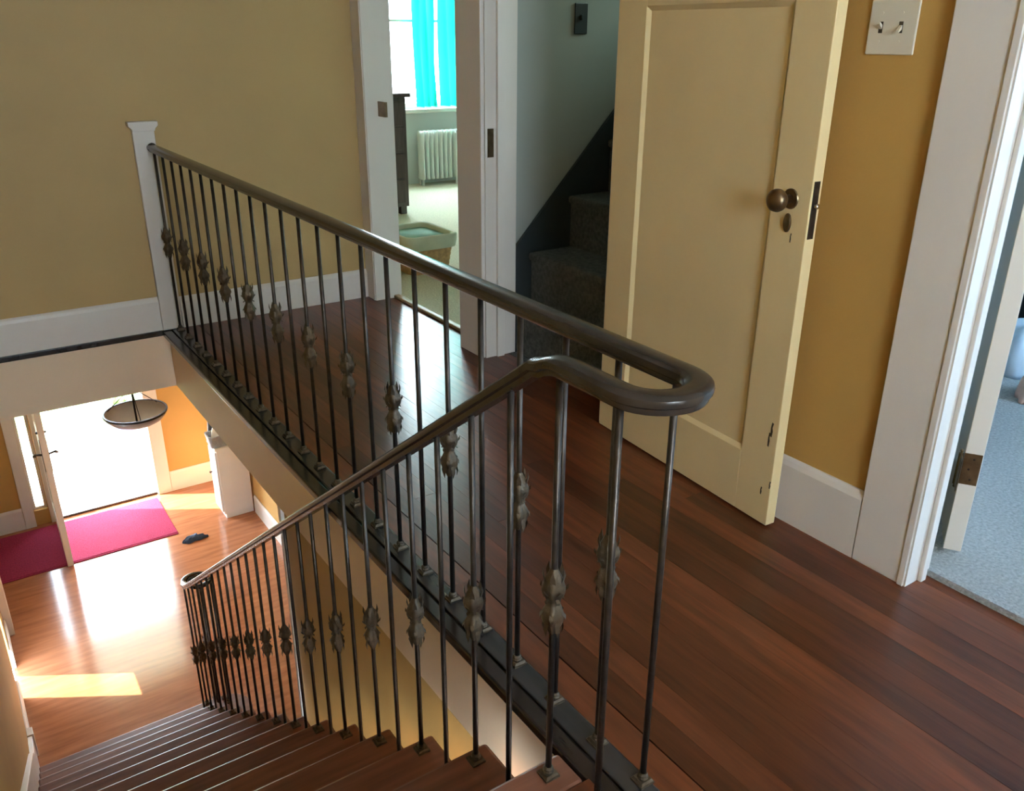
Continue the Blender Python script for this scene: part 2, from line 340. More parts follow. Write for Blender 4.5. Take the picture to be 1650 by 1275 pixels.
# ------------------------------------------------------------------ attic steps
at = thing('attic_stairs', 'dark carpeted attic stairs rising behind the open cream door', 'stairs', (W+0.115, 2.58, 0))
for k in range(1, 9):
    x0 = 1.055+0.207*(k-1)-W-0.115; z1 = 0.222*k
    if k == 1: x0 = W+0.135-W-0.115
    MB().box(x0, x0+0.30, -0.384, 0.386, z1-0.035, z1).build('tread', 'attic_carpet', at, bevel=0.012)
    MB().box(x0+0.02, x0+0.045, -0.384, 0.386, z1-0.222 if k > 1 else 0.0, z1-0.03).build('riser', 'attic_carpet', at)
sl = (0.988-0.504)/(1.697-1.231); x_ = lambda X: X-W-0.115
za = 0.504+sl*(1.205-1.231); zb_ = 0.504+sl*(2.85-1.231)
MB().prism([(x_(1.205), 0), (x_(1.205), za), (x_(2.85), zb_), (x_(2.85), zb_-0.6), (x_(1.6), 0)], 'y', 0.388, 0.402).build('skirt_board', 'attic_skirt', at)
sw = thing('dark_switch', 'dark switch plate on the grey wall of the attic stairs', 'switch', (1.522, 2.985, 1.365))
MB().box(-0.033, 0.033, -0.006, 0, -0.058, 0.058).build('plate', 'dark_plastic', sw, bevel=0.003); MB().box(-0.005, 0.005, -0.014, -0.006, -0.004, 0.014).build('toggle', 'dark_plastic', sw, bevel=0.001)
# ------------------------------------------------------------------ light switch by the bedroom door
sw = thing('light_switch', 'ivory double toggle switch plate on the mustard wall', 'switch', (W, 1.2585, 1.322))
MB().box(-0.006, 0, -0.0605, 0.0605, -0.0575, 0.0575).build('plate', 'plate_plastic', sw, bevel=0.003)
for y, up_ in ((0.028, 1), (-0.022, -1)):
    MB().box(-0.0064, -0.0055, y-0.005, y+0.005, -0.012, 0.012).build('slot', 'slot_dark', sw)
    t = MB().prism([(-0.006, -0.004), (-0.006, 0.005), (-0.017, 0.009*up_+0.003), (-0.017, 0.009*up_-0.003)], 'y', y-0.0035, y+0.0035).build('toggle', 'plate_plastic', sw)
    for z in (0.03, -0.03):
        MB().lathe([(0.003, -0.0072), (0.003, -0.006)], 10, (0, y, z), axis='x').build('screw', 'plate_plastic', sw)
# ------------------------------------------------------------------ bedroom door (open, hinge edge in view)
d2 = thing('door_2', 'pale door opened into the bedroom, hinge edge in view', 'door', (1.265, 0.943, 0.03), R(32), kind='structure')
for nm, b in (('stile', (0, 0.12, 0, 1.98)), ('stile', (0.63, 0.75, 0, 1.98)), ('bottom_rail', (0.12, 0.63, 0, 0.2)), ('lock_rail', (0.12, 0.63, 0.9, 1.03)), ('top_rail', (0.12, 0.63, 1.85, 1.98))):
    MB().box(b[0], b[1], 0, 0.044, b[2], b[3]).build(nm, 'cream_paint' if 0 else 'trim_paint', d2, bevel=0.002)
for z0, z1 in ((0.2, 0.9), (1.03, 1.85)): MB().box(0.12, 0.63, 0.012, 0.032, z0, z1).build('panel', 'trim_paint', d2)
for z in (0.20, 1.0, 1.72):
    h = MB().box(-0.0015, 0, 0.002, 0.044, z, z+0.088).build('hinge', 'aged_brass', d2)
    MB().lathe([(0.001, -0.012), (0.0045, -0.008), (0.0025, -0.001), (0.0065, 0.0), (0.0065, 0.088), (0.0025, 0.089), (0.0045, 0.096), (0.001, 0.100)], 10, (-0.006, 0.052, z)).build('hinge_barrel', 'aged_brass', h, auto=True)
    for q in (0.015, 0.044, 0.073): MB().lathe([(0.003, -0.0025), (0.003, -0.001)], 8, (0, 0.02+0.008*(q == 0.044), z+q), axis='x').build('screw', 'iron', h)
    MB().box(-0.055, -0.009, 0.052, 0.0535, z, z+0.088).build('hinge_leaf', 'aged_brass', h)
# ------------------------------------------------------------------ stairs down
RI, RUN, Y0 = 0.19, 0.2645, 1.01
TX0, TX1 = XL+0.026, -0.034
sr = thing('staircase', 'red brown wooden stairs going down to the front hall', 'stairs', (-0.5, 1.0, ZL))
dz = -ZL
def sloc(m, name, mt, bevel=0.0, parent=None):
    m.v = [(x+0.5, y-1.0, z-ZL) for x, y, z in m.v]
    return m.build(name, mt, parent or sr, bevel=bevel)
def nose(k): return Y0+RUN*k
sloc(MB().box(TX0, TX1, 0.926, nose(0), -0.028, 0.0), 'landing_nosing', 'stair_wood', 0.008)
for k in range(1, 14):
    z = -RI*k
    if k < 13: sloc(MB().box(TX0, TX1, nose(k-1)-0.03, nose(k), z-0.028, z), 'tread', 'stair_wood', 0.009)
    else:
        a, b = nose(12)-0.03, nose(13); c = (a+b)/2; rr = (b-a)/2
        poly = [(TX0, b), (TX0, a), (0.03, a)]+[(0.03+rr*math.sin(t), c-rr*math.cos(t)) for t in [math.pi*i/14 for i in range(1, 14)]]+[(0.03, b)]
        sloc(MB().prism(poly, 'z', z-0.028, z), 'tread', 'stair_wood', 0.006)
for k in range(1, 15):
    y = nose(k-1)-0.03
    sloc(MB().box(TX0, TX1-0.012 if k < 14 else 0.10, y-0.018, y, -RI*k if k < 14 else ZL, -RI*(k-1)-0.028), 'riser', 'stair_wood')
# left skirt board following the flight, and the closed side under the open end of the treads
sk = lambda y, o: -RI/RUN*(y-Y0)+o
pts = [(0.4, -0.02), (0.4, 0.16), (0.90, 0.16), (1.05, 0.12)]
pts += [(1.3+0.2*i, sk(1.3+0.2*i, 0.13)) for i in range(16)]
pts += [(4.42, -2.345), (4.52, -2.39), (4.62, -2.425), (4.70, -2.47), (4.765, -2.50), (4.765, ZL+0.001)]
pts += [(4.3, ZL+0.001), (1.0, -0.34), (0.99, -0.02)]
sloc(MB().prism(pts, 'x', XL+0.0005, XL+0.024), 'skirt_board', 'trim_paint', 0.002)
sloc(MB().box(XL+0.0005, XL+0.034, 4.765, 4.835, ZL+0.001, -2.49), 'skirt_plinth', 'trim_paint', 0.003)
pz = [(nose(12), ZL)]+[]
side = [(2.72, ZL)]
for k in range(7, 14):
    side += [(max(2.72, nose(k-1)-0.03), -RI*k-0.029), (nose(k)-0.032, -RI*k-0.029)] if nose(k)-0.03 > 2.72 else []
side += [(nose(13)-0.032, ZL)]
sloc(MB().prism(side, 'x', -0.075, -0.055), 'side_panel', 'trim_paint')
# ------------------------------------------------------------------ iron railing
GX, SX = 0.045, -0.083
rail = thing('iron_railing', 'dark iron railing with turned back handrail around the open stairwell', 'railing', (GX, 1.0, 0.0))
RZ = 0.836; UC = 0.836; UR = (GX-SX)/2; UX = (GX+SX)/2
path = [(GX, 4.112-0.35*i, RZ) for i in range(10)]+[(GX, UC+0.03, RZ)]
path += [(UX+UR*math.cos(t), UC-UR*math.sin(t), RZ) for t in [math.pi*i/18 for i in range(0, 19)]]
sl = RI/RUN
def rz(y): return RZ-sl*(y-1.005)
path += [(SX, 0.90, RZ), (SX, 0.95, RZ), (SX, 0.97, RZ-0.0005), (SX, 0.985, RZ-0.003), (SX, 1.0, RZ-0.0085), (SX, 1.015, RZ-0.0165), (SX, 1.035, rz(1.035)+0.0005)]
path += [(SX, 1.06+0.25*i, rz(1.06+0.25*i)) for i in range(13)]
VX, VY, VR = SX+0.078, 4.375, 0.078
path += [(SX, 4.24, rz(4.24)), (SX, 4.28, rz(4.28)+0.002), (SX, 4.315, rz(4.315)+0.009), (SX, 4.345, rz(4.345)+0.020)]
zv = rz(4.345)+0.010
for i in range(0, 31):
    t = i/30; a = math.pi-t*2*math.pi*1.30; q = VR*(1-0.42*t)
    path.append((VX+q*math.cos(a), VY+q*math.sin(a), zv-0.012*min(1, t*4)))
prof = [(-0.013, -0.013), (0.013, -0.013), (0.0145, -0.010), (0.0145, -0.005), (0.0185, -0.002), (0.0192, 0.003), (0.0180, 0.0070), (0.0140, 0.0100), (0.007, 0.0116), (0, 0.0120), (-0.007, 0.0116), (-0.0140, 0.0100), (-0.0180, 0.0070), (-0.0192, 0.003), (-0.0185, -0.002), (-0.0145, -0.005), (-0.0145, -0.010)]
rs = []
P = [Vector(p) for p in path]
for i, p in enumerate(P):
    t = ((P[min(i+1, len(P)-1)]-p).normalized()+(p-P[max(i-1, 0)]).normalized()).normalized() if 0 < i < len(P)-1 else (P[min(i+1, len(P)-1)]-P[max(i-1, 0)]).normalized()
    sd = t.cross(Vector((0, 0, 1))).normalized(); u_ = sd.cross(t)
    sc_ = 1.18 if i < len(P)-31 else 0.80
    rs.append([p+(sd*a+u_*b)*sc_-Vector((GX, 1.0, 0)) for a, b in prof])
hr = MB().rings(rs).build('handrail', 'handrail_bronze', rail, auto=True)
# baluster pieces
def leaf_ring(m, n, z0, r0, z1, r1, w, ph):
    for i in range(n):
        a = 2*math.pi*(i+ph)/n; da = w
        p = lambda r, an, z: (r*math.cos(an), r*math.sin(an), z)
        k0 = len(m.v)
        zm, rm = (z0+z1)/2, (r0+r1)/2+0.003
        m.v += [p(r0, a-da, z0), p(r0, a+da, z0), p(rm, a+da*0.8, zm), p(rm, a-da*0.8, zm), p(r1, a, z1), p(rm-0.004, a, zm), p(r0-0.003, a, z0)]
        m.f += [(k0, k0+1, k0+2, k0+3), (k0+3, k0+2, k0+4), (k0+1, k0+6, k0+5, k0+2), (k0+6, k0, k0+3, k0+5), (k0+2, k0+5, k0+4), (k0+5, k0+3, k0+4)]
kn = MB()
kn.lathe([(0.0065, -0.066), (0.0085, -0.060), (0.0115, -0.053), (0.0155, -0.044), (0.0185, -0.034), (0.0190, -0.025), (0.0170, -0.016), (0.0130, -0.008), (0.0112, -0.002), (0.0112, 0.002), (0.0130, 0.008), (0.0175, 0.016), (0.0198, 0.025), (0.0195, 0.034), (0.0165, 0.044), (0.0125, 0.053), (0.0090, 0.060), (0.0065, 0.067)], 30, lobes=5, amp=0.11)
leaf_ring(kn, 5, 0.040, 0.0165, 0.071, 0.0190, 0.30, 0.0)
leaf_ring(kn, 5, -0.036, 0.0165, -0.069, 0.0165, 0.30, 0.5)
leaf_ring(kn, 5, 0.020, 0.0185, 0.034, 0.0255, 0.20, 0.5)
leaf_ring(kn, 5, -0.016, 0.0165, -0.032, 0.0245, 0.20, 0.0)
leaf_ring(kn, 5, 0.010, 0.0130, 0.002, 0.0195, 0.24, 0.5)
KN = kn.mesh('knuckle', 'antique_brass', False)
KN.shade_smooth(); KN.set_sharp_from_angle(angle=R(40))
sh = MB()
for h0, h1, a0, a1 in ((0, 0.005, 0.0160, 0.0160), (0.005, 0.010, 0.0145, 0.0120)):
    sh.rings([[(sx*a, sy*a, z) for sx, sy in ((-1, -1), (1, -1), (1, 1), (-1, 1))] for a, z in ((a0, h0), (a1, h1))])
sh.lathe([(0.0100, 0.010), (0.0110, 0.013), (0.0096, 0.016), (0.0100, 0.019), (0.0075, 0.023)], 12)
SHOE = sh.mesh('shoe', 'antique_brass')
rods = {}
def baluster(x, y, z, h, knuckle, kz=0.415, r=0.0060):
    h = round(h, 3)
    if h not in rods: rods[h] = MB().lathe([(r, 0.0), (r, h*0.5), (r, h)], 10).mesh('baluster', 'iron', True)
    b = inst('baluster', rods[h], rail, (x-GX, y-1.0, z))
    inst('shoe', SHOE, b)
    if knuckle: inst('knuckle', KN, b, (0, 0, kz), rotz=random.random()*0.6)
baluster(0.054, 0.862, 0.003, RZ-0.012, False)
for k in range(23):
    baluster(GX, 0.985+0.1410*k, 0.003, RZ-0.012, k % 2 == 0)
baluster(SX-0.002, 0.832, 0, RZ-0.010, False)
for k in range(13):
    y = 0.975+RUN*k; z = -RI*k
    baluster(SX, y, z, (RZ if k == 0 else rz(y))-z-0.010, True, 0.40)
for k in range(1, 13):
    y = 0.845+RUN*k; z = -RI*k
    baluster(SX, y, z, rz(y)-z-0.010, False)
for i, a in enumerate((180, 130, 85, 40, -5, -50, -95)):
    q = VR*(1-0.42*((180-a)/(360*1.3)))
    baluster(VX+q*math.cos(R(a)), VY+q*math.sin(R(a)), -RI*13, zv-0.012+RI*13-0.006, i % 2 == 0, 0.415)
# wall end of the guard rail
MB().lathe([(0.019, 0.0), (0.021, -0.004), (0.016, -0.009), (0.014, -0.02)], 16, (0, 4.1135-1.0, RZ), axis='y').build('rail_rosette', 'handrail_bronze', rail, auto=True)
# ------------------------------------------------------------------ newel
nw = thing('newel_post', 'square white newel post with flat cap at the far wall', 'post', (0.019, L-0.013, 0.0035))
MB().box(-0.046, 0.046, -0.012, 0.012, 0, 0.906).build('post', 'trim_paint', nw, bevel=0.003)
cp = MB(); cp.prism([(-0.0465, 0.904), (0.0465, 0.904), (0.050, 0.915), (0.060, 0.924), (0.062, 0.928), (0.062, 0.944), (-0.062, 0.944), (-0.062, 0.928), (-0.060, 0.924), (-0.050, 0.915)], 'y', -0.028, 0.012)
cp.build('cap', 'trim_paint', nw, bevel=0.002)
# ------------------------------------------------------------------ bright room: window, curtain, radiator, dresser, basket
def window(name, label, axis, a, u0, u1, z0, z1, n=1, fm='trim_paint', sill=None, s=-1, fmax=0.045):
    o = thing(name, label, 'window', kind='structure')
    def bx(nm, ua, ub, za, zb_, d0, d1, m):
        q = MB()
        if axis == 'y': q.box(ua, ub, a+d0, a+d1, za, zb_)
        else: q.box(a+d0, a+d1, ua, ub, za, zb_)
        return q.build(nm, m, o, bevel=0.003 if m != 'window_glass' else 0)
    fwid = min(fmax, (u1-u0)*0.2)
    bx('frame', u0, u0+fwid, z0, z1, 0.03, 0.09, fm); bx('frame', u1-fwid, u1, z0, z1, 0.03, 0.09, fm)
    bx('frame', u0+fwid, u1-fwid, z0, z0+fwid, 0.03, 0.09, fm); bx('frame', u0+fwid, u1-fwid, z1-fwid, z1, 0.03, 0.09, fm)
    zz = [z0+fwid+(z1-z0-2*fwid)*i/n for i in range(n+1)]
    for i in range(n):
        bx('pane', u0+fwid, u1-fwid, zz[i]+(0.012 if i else 0), zz[i+1]-(0.012 if i < n-1 else 0), 0.055, 0.06, 'window_glass')
        if i: bx('meeting_rail', u0+fwid, u1-fwid, zz[i]-0.012, zz[i]+0.012, 0.035, 0.085, fm)
    if sill:
        bx('window_sill', u0-0.06, u1+0.06, z0-0.035, z0-0.001, -0.07, 0.03, fm)
    return o
window('window_1', 'bright white window behind the turquoise curtain', 'y', 7.3, 2.72, 3.98, 0.68, 2.15, 2, sill=True)
window('window_2', 'bedroom window out of view behind the landing', 'y', -1.7, 3.05, 4.05, 0.8, 2.0, 2)
window('window_3', 'landing window behind the viewpoint', 'y', -1.7, -0.72, 0.36, 0.95, 2.20, 2)
def curtain(x0, x1, lean, waves, label):
    cu = MB(); rws = []
    for i in range(16):
        t = i/15; z = 0.70+1.48*t; row = []
        for j in range(61):
            u = j/60
            x = x0+(x1-x0)*u*(1-0.10*math.sin(t*3.1))-lean*(1-u)*t**1.3
            y = 7.212+(0.040-0.012*t)*math.sin(u*2*math.pi*waves+0.7*math.sin(t*4+u*2))+0.010*math.sin(u*29+t*5)
            row.append((x, y, z))
        rws.append(row)
    cu.rings(rws, cap=False, closed=False)
    return tag(cu.build('curtain', 'curtain_cloth', smooth=True), label, 'curtain')
curtain(3.035, 3.245, 0.05, 3.2, 'narrow left turquoise curtain panel in the bright room window')
curtain(3.275, 3.86, 0.015, 6.4, 'wide right turquoise curtain panel in the bright room window')
cr = thing('curtain_rod', 'thin rod carrying the two turquoise curtain panels', 'curtain rod', (2.6, 7.215, 2.2))
MB().tube([(0, 0, 0), (1.5, 0, 0)], 0.011, 10).build('rod', 'iron', cr, auto=True)
for x in (0.05, 1.45): MB().box(x-0.01, x+0.01, 0.0, 0.084, -0.01, 0.01).build('bracket', 'iron', cr)
ra = thing('radiator', 'pale cast iron radiator below the turquoise curtain', 'radiator', (3.0, 7.17, 0.0105))
cols = []
sec = MB(); ww = 0.021
prof2 = [(0.0, 0.07), (0.0, 0.46)]
ring = []
for z, hw, hd in ((0.055, 0.012, 0.045), (0.065, 0.020, 0.060), (0.10, 0.017, 0.055), (0.40, 0.017, 0.055), (0.455, 0.021, 0.060), (0.475, 0.019, 0.055), (0.487, 0.010, 0.040)):
    ring.append([(hw*math.cos(t)*(1.0), hd*math.copysign(abs(math.sin(t))**0.6, math.sin(t)), z) for t in [2*math.pi*j/12 for j in range(12)]])
sec.rings(ring); SEC = sec.mesh('section', 'radiator_paint', True)
for i in range(14):
    inst('section', SEC, ra, (0.03+0.0475*i, 0, 0))
for x in (0.03, 0.03+0.0475*13):
    for y in (-0.03, 0.03): MB().lathe([(0.012, 0), (0.009, 0.03), (0.011, 0.06)], 8, (x, y, 0)).build('foot', 'radiator_paint', ra, smooth=True)
MB().tube([(0.36, -0.075, 0.0), (0.36, -0.075, 0.46)], 0.012, 8).build('pipe', 'radiator_paint', ra, auto=True)
ra.children[-1]['label'] = 'white riser pipe'
dr = thing('dresser', 'dark brown wooden dresser just inside the bright room', 'dresser', (1.86, 6.28, 0.011))
MB().box(-0.43, 0.43, -0.26, 0.26, 0.06, 0.862).build('body', 'dresser_wood', dr, bevel=0.004)
MB().box(-0.46, 0.465, -0.285, 0.27, 0.862, 0.892).build('top', 'dresser_wood', dr, bevel=0.006)
for i in range(4):
    dd = MB().box(-0.40, 0.40, -0.275, -0.26, 0.09+0.19*i, 0.265+0.19*i).build('drawer', 'dresser_wood', dr, bevel=0.004)
    for x in (-0.2, 0.2): MB().lathe([(0.006, 0), (0.006, -0.012), (0.014, -0.018), (0.010, -0.028), (0.001, -0.03)], 12, (x, -0.275, 0.178+0.19*i), axis='y').build('knob', 'aged_brass', dd, smooth=True)
for x in (-0.39, 0.39):
    for y in (-0.22, 0.22): MB().box(x-0.025, x+0.025, y-0.025, y+0.025, 0, 0.06).build('foot', 'dresser_wood', dr)
bk = thing('laundry_basket', 'wicker basket with pale cloth liner inside the bright doorway', 'basket', (1.545, 4.50, 0.0105))
def rrect(hx, hy, z, r=0.05, n=6):
    out = []
    for cx, cy, a0 in ((hx-r, hy-r, 0), (-hx+r, hy-r, 90), (-hx+r, -hy+r, 180), (hx-r, -hy+r, 270)):
        for i in range(n+1):
            a = R(a0+90*i/n); out.append((cx+r*math.cos(a), cy+r*math.sin(a), z))
    return out
wb = MB()
NZ = 14
rws = [rrect(0.130+0.022*i/NZ+0.0025*(i % 2), 0.165+0.025*i/NZ+0.0025*(i % 2), 0.20*i/NZ) for i in range(NZ+1)]
rws += [rrect(0.142, 0.18, 0.20), rrect(0.124, 0.16, 0.012)]
wb.rings(rws).build('wicker_body', 'wicker', bk, auto=True)
ln = MB(); ln.rings([rrect(0.154, 0.192, 0.145), rrect(0.163, 0.201, 0.15), rrect(0.170, 0.208, 0.19), rrect(0.170, 0.208, 0.222), rrect(0.160, 0.198, 0.230), rrect(0.142, 0.180, 0.222), rrect(0.141, 0.179, 0.17)], cap=False)
ln.build('liner_cuff', 'basket_liner', bk, smooth=True)
MB().rings([rrect(0.141, 0.179, 0.20), rrect(0.135, 0.172, 0.12), rrect(0.122, 0.157, 0.02)], cap=True).build('lining', 'green_lining', bk, smooth=True)
# ------------------------------------------------------------------ bedroom: heap of cloth and a black bag
def heap(name, label, cat, loc, rx, ry, h, m, seed, cat_m=None):
    rr = random.Random(seed); b = MB(); ph = [rr.random()*6 for _ in range(8)]; rws = []
    for i in range(13):
        t = i/12; row = []
        for j in range(40):
            a = 2*math.pi*j/40; w = 1+0.16*math.sin(3*a+ph[0])+0.10*math.sin(7*a+ph[1]+t*3)
            q = math.cos(t*math.pi/2)**0.75; zz = h*math.sin(t*math.pi/2)*(1+0.22*math.sin(5*a+ph[2]+t*4)*math.cos(t*1.5))+0.012*math.sin(11*a+ph[3]+t*9)*(1-t)*(t > 0)
            row.append((rx*q*w*math.cos(a), ry*q*w*math.sin(a), max(0, zz)))
        rws.append(row)
    b.rings(rws)
    o = b.build(name, m, smooth=True, loc=loc); return tag(o, label, cat)
heap('crumpled_blanket', 'pale blue crumpled blanket on the bedroom carpet', 'blanket', (3.0, 1.60, 0.019), 0.34, 0.22, 0.17, 'pale_blue_cloth', 3)
heap('pink_garment', 'small pinkish garment lying against the pale blue blanket', 'clothing', (2.56, 1.40, 0.019), 0.09, 0.06, 0.09, 'pink_cloth', 5)
bgx = thing('black_bag', 'black bag on the bedroom floor behind the blanket', 'bag', (3.75, 1.88, 0.0185))
MB().rings([rrect(0.30*a, 0.16*a, z, 0.06*a) for a, z in ((0.9, 0.0), (1.0, 0.03), (1.0, 0.24), (0.9, 0.30), (0.6, 0.33))]).build('body', 'black_cloth', bgx, auto=True)
MB().tube([(-0.12, 0, 0.31), (-0.10, 0, 0.40), (0, 0, 0.44), (0.10, 0, 0.40), (0.12, 0, 0.31)], 0.012, 8).build('handle', 'black_cloth', bgx, smooth=True)
# ------------------------------------------------------------------ lower floor
YF = 7.65
st(MB().box(XL, 1.9, 0.9, 7.80, ZL-0.1, ZL).build('floor_lower', 'lower_floor_wood'), 'glossy orange brown wood floor of the front hall below', 'floor')
st(slab('x', 0.012, 0.11, -1.6, 2.72, ZL, FB).build('wall_under_hall', 'mustard_paint'), 'mustard wall under the upstairs hall beside the stairs', 'wall')
st(MB().box(-0.002, 0.118, 2.72, 2.745, ZL, FB).build('trim_11', 'trim_paint', bevel=0.002), 'white end casing on the wall under the hall', 'trim')
st(slab('x', W, W+0.12, 2.0, YF+0.15, ZL, FB).build('wall_lower_right', 'mustard_paint'), 'warm painted right wall of the front hall below', 'wall')
st(slab('y', 2.0, 2.1, 0.11, W, ZL, FB).build('wall_closet', 'mustard_paint'), 'closet wall below the upstairs hall', 'wall')
st(MB().box(XL, W+0.12, L+0.12, 7.80, FB-0.001, FB+0.1).build('ceiling_lower', 'ceiling_paint'), 'ceiling of the front hall below', 'ceiling')
st(slab('y', YF, YF+0.15, XL, W, ZL, FB, [(-0.43, 0.40, ZL, ZL+2.05), (-0.615, -0.505, -2.52, -0.75)]).build('wall_front', 'mustard_paint'), 'mustard front wall around the open front door', 'wall')
bby('baseboard_front', 'white baseboard right of the front door', YF, 0.522, W-0.001, ZL, 0.20)
bby('baseboard_front_left', 'white baseboard left of the front door', YF, XL+0.02, -0.70, ZL, 0.20)
bbx('baseboard_lower_right', 'white baseboard of the front hall right wall', W, -1, 2.75, 6.83, ZL, 0.17)
bbx('baseboard_lower_left', 'white baseboard of the front hall left wall', XL, 1, 4.836, 5.355, ZL, 0.15)
bbx('baseboard_lower_left_far', 'short white baseboard beyond the added low opening', XL, 1, 5.705, 6.10, ZL, 0.15)
st(MB().box(XL, XL+0.05, 6.10, 6.24, ZL, -0.30).build('trim_12', 'trim_paint', bevel=0.004), 'white upright trim on the left wall of the front hall', 'trim')
r = thing('trim_13', 'white casing of the front door', 'door frame', (0, YF, ZL), kind='structure')
for x0, x1 in ((0.40, 0.52), (-0.50, -0.432), (-0.70, -0.617)):
    MB().box(x0, x1, -0.02, 0, 0, 2.05).build('casing_board', 'trim_paint', r, bevel=0.003)
MB().box(0.3955, 0.40, 0, 0.15, 0, 2.05).build('jamb', 'trim_paint', r); MB().box(-0.43, -0.4255, 0, 0.15, 0, 2.05).build('jamb', 'trim_paint', r)
MB().box(-0.70, 0.52, -0.02, 0, 2.05, 2.17).build('head_casing', 'trim_paint', r, bevel=0.003)
MB().box(-0.42, 0.39, 0.0, 0.16, 0.001, 0.022).build('threshold', 'dark_varnish', r, bevel=0.004)
window('window_4', 'narrow bright sidelight left of the front door', 'y', YF, -0.615, -0.505, -2.52, -0.75, 2)
window('sun_patch_opening', 'unseen low glazed opening added in the left wall to let in the sun patch', 'x', XL-0.15, 5.36, 5.70, ZL, -1.96, 1, fmax=0.015)  # unseen opening, added and sized to throw the sun patch on the floor
d3 = thing('door_3', 'front door standing open into the lower hall', 'door', (-0.425, YF-0.03, ZL+0.012), R(-92), kind='structure')
for nm, b in (('stile', (0, 0.11, 0, 2.02)), ('stile', (0.72, 0.83, 0, 2.02)), ('bottom_rail', (0.11, 0.72, 0, 0.24)), ('lock_rail', (0.11, 0.72, 0.85, 1.0)), ('top_rail', (0.11, 0.72, 1.88, 2.02))):
    MB().box(b[0], b[1], -0.044, 0, b[2], b[3]).build(nm, 'trim_paint', d3, bevel=0.002)
MB().box(0.11, 0.72, -0.032, -0.012, 0.24, 0.85).build('panel', 'trim_paint', d3); MB().box(0.11, 0.72, -0.026, -0.018, 1.0, 1.88).build('pane', 'window_glass', d3)
for s_, y in ((-1, -0.044), (1, 0.0)):
    hp = MB().box(0.755, 0.80, y-0.004*(s_ < 0), y+0.004*(s_ > 0), 0.84, 1.10).build('handle_plate', 'iron', d3, bevel=0.002)
    MB().tube([(0.778, y+s_*0.004, 0.98), (0.778, y+s_*0.05, 0.99), (0.76, y+s_*0.06, 0.97), (0.70, y+s_*0.058, 0.955), (0.67, y+s_*0.05, 0.93)], 0.009, 8).build('lever_handle', 'iron', hp, smooth=True)
    MB().lathe([(0.016, 0.0), (0.016, 0.01), (0.010, 0.014)], 12, (0.778, y, 1.16)) .build('deadbolt', 'iron', d3, auto=True)
for z in (0.2, 1.0, 1.8): MB().lathe([(0.008, -0.05), (0.008, 0.05)], 10, (-0.004, 0.006, z)).build('hinge', 'iron', d3, auto=True)
rg = thing('entrance_rug', 'dark red rug in front of the open front door', 'rug', (-0.31, 7.2, ZL))
MB().box(-0.66, 0.68, -0.35, 0.36, 0.0, 0.012).build('pile', 'red_rug', rg, bevel=0.004)
for y0, y1 in ((-0.365, -0.35), (0.36, 0.375)): MB().box(-0.66, 0.68, y0, y1, 0.0, 0.008).build('hem', 'red_rug', rg, bevel=0.002)
pd = thing('pendant_lamp', 'bowl shaped pendant lamp hanging in the front hall', 'lamp', (0.075, 6.0, FB-0.001))
zr = -1.13-FB
MB().lathe([(0.055, 0.0), (0.06, -0.012), (0.03, -0.04), (0.012, -0.05)], 20, (0, 0, 0)).build('canopy', 'pendant_rim', pd, auto=True)
MB().tube([(0, 0, -0.045), (0, 0, zr-0.085)], 0.007, 8).build('stem', 'pendant_rim', pd, auto=True)
MB().lathe([(0.204, 0.0), (0.208, -0.01), (0.20, -0.03), (0.175, -0.06), (0.13, -0.085), (0.07, -0.10), (0.012, -0.105), (0.012, -0.10), (0.068, -0.094), (0.127, -0.079), (0.17, -0.055), (0.195, -0.027), (0.200, 0.0)], 40, (0, 0, zr), cap=False).build('bowl', 'pendant_glass', pd, smooth=True)
MB().lathe([(0.199, 0.004), (0.212, 0.004), (0.214, -0.004), (0.211, -0.012), (0.205, -0.012), (0.199, 0.0), (0.199, 0.004)], 40, (0, 0, zr), cap=False).build('rim', 'pendant_rim', pd, auto=True)
MB().lathe([(0.004, -0.10), (0.014, -0.108), (0.016, -0.12), (0.008, -0.135), (0.001, -0.142)], 12, (0, 0, zr)).build('finial', 'pendant_rim', pd, smooth=True)
for i in range(3):
    a = 2*math.pi*i/3+0.5; MB().tube([(0.19*math.cos(a), 0.19*math.sin(a), zr-0.002), (0, 0, zr+0.18)], 0.003, 6).build('hanger', 'pendant_rim', pd, auto=True)
wc = thing('white_cabinet', 'narrow white cabinet against the front hall right wall', 'cabinet', (0.88, 6.96, ZL))
MB().box(-0.10, 0.156, -0.11, 0.11, 0.05, 0.67).build('body', 'white_lacquer', wc, bevel=0.004)
MB().box(-0.115, 0.156, -0.12, 0.12, 0.67, 0.69).build('top', 'white_lacquer', wc, bevel=0.004)
MB().box(-0.085, 0.156, -0.10, 0.10, 0.0, 0.05).build('plinth', 'white_lacquer', wc)
q = MB().box(-0.115, -0.10, -0.10, 0.10, 0.07, 0.65).build('door', 'white_lacquer', wc, bevel=0.003)
MB().lathe([(0.006, 0), (0.006, -0.012), (0.012, -0.018), (0.001, -0.026)], 12, (-0.115, 0.07, 0.40), axis='x').build('knob', 'iron', q, smooth=True)
gb_ = thing('grey_basket', 'grey basket standing on the white cabinet', 'basket', (0.835, 6.93, ZL+0.691))
MB().rings([rrect(0.085, 0.065, 0.0, 0.03), rrect(0.100, 0.075, 0.09, 0.03), rrect(0.104, 0.078, 0.11, 0.03), rrect(0.094, 0.068, 0.11, 0.03), rrect(0.078, 0.058, 0.015, 0.03)]).build('body', 'grey_weave', gb_, auto=True)
tag(heap('white_cloth', 'x', 'x', (0.83, 6.935, ZL+0.707), 0.055, 0.040, 0.16, 'white_lacquer', 9), 'white cloth heaped in the grey basket', 'cloth')
vs_ = thing('dark_vase', 'small dark vase on the cabinet behind the grey basket', 'vase', (0.81, 7.044, ZL+0.691))
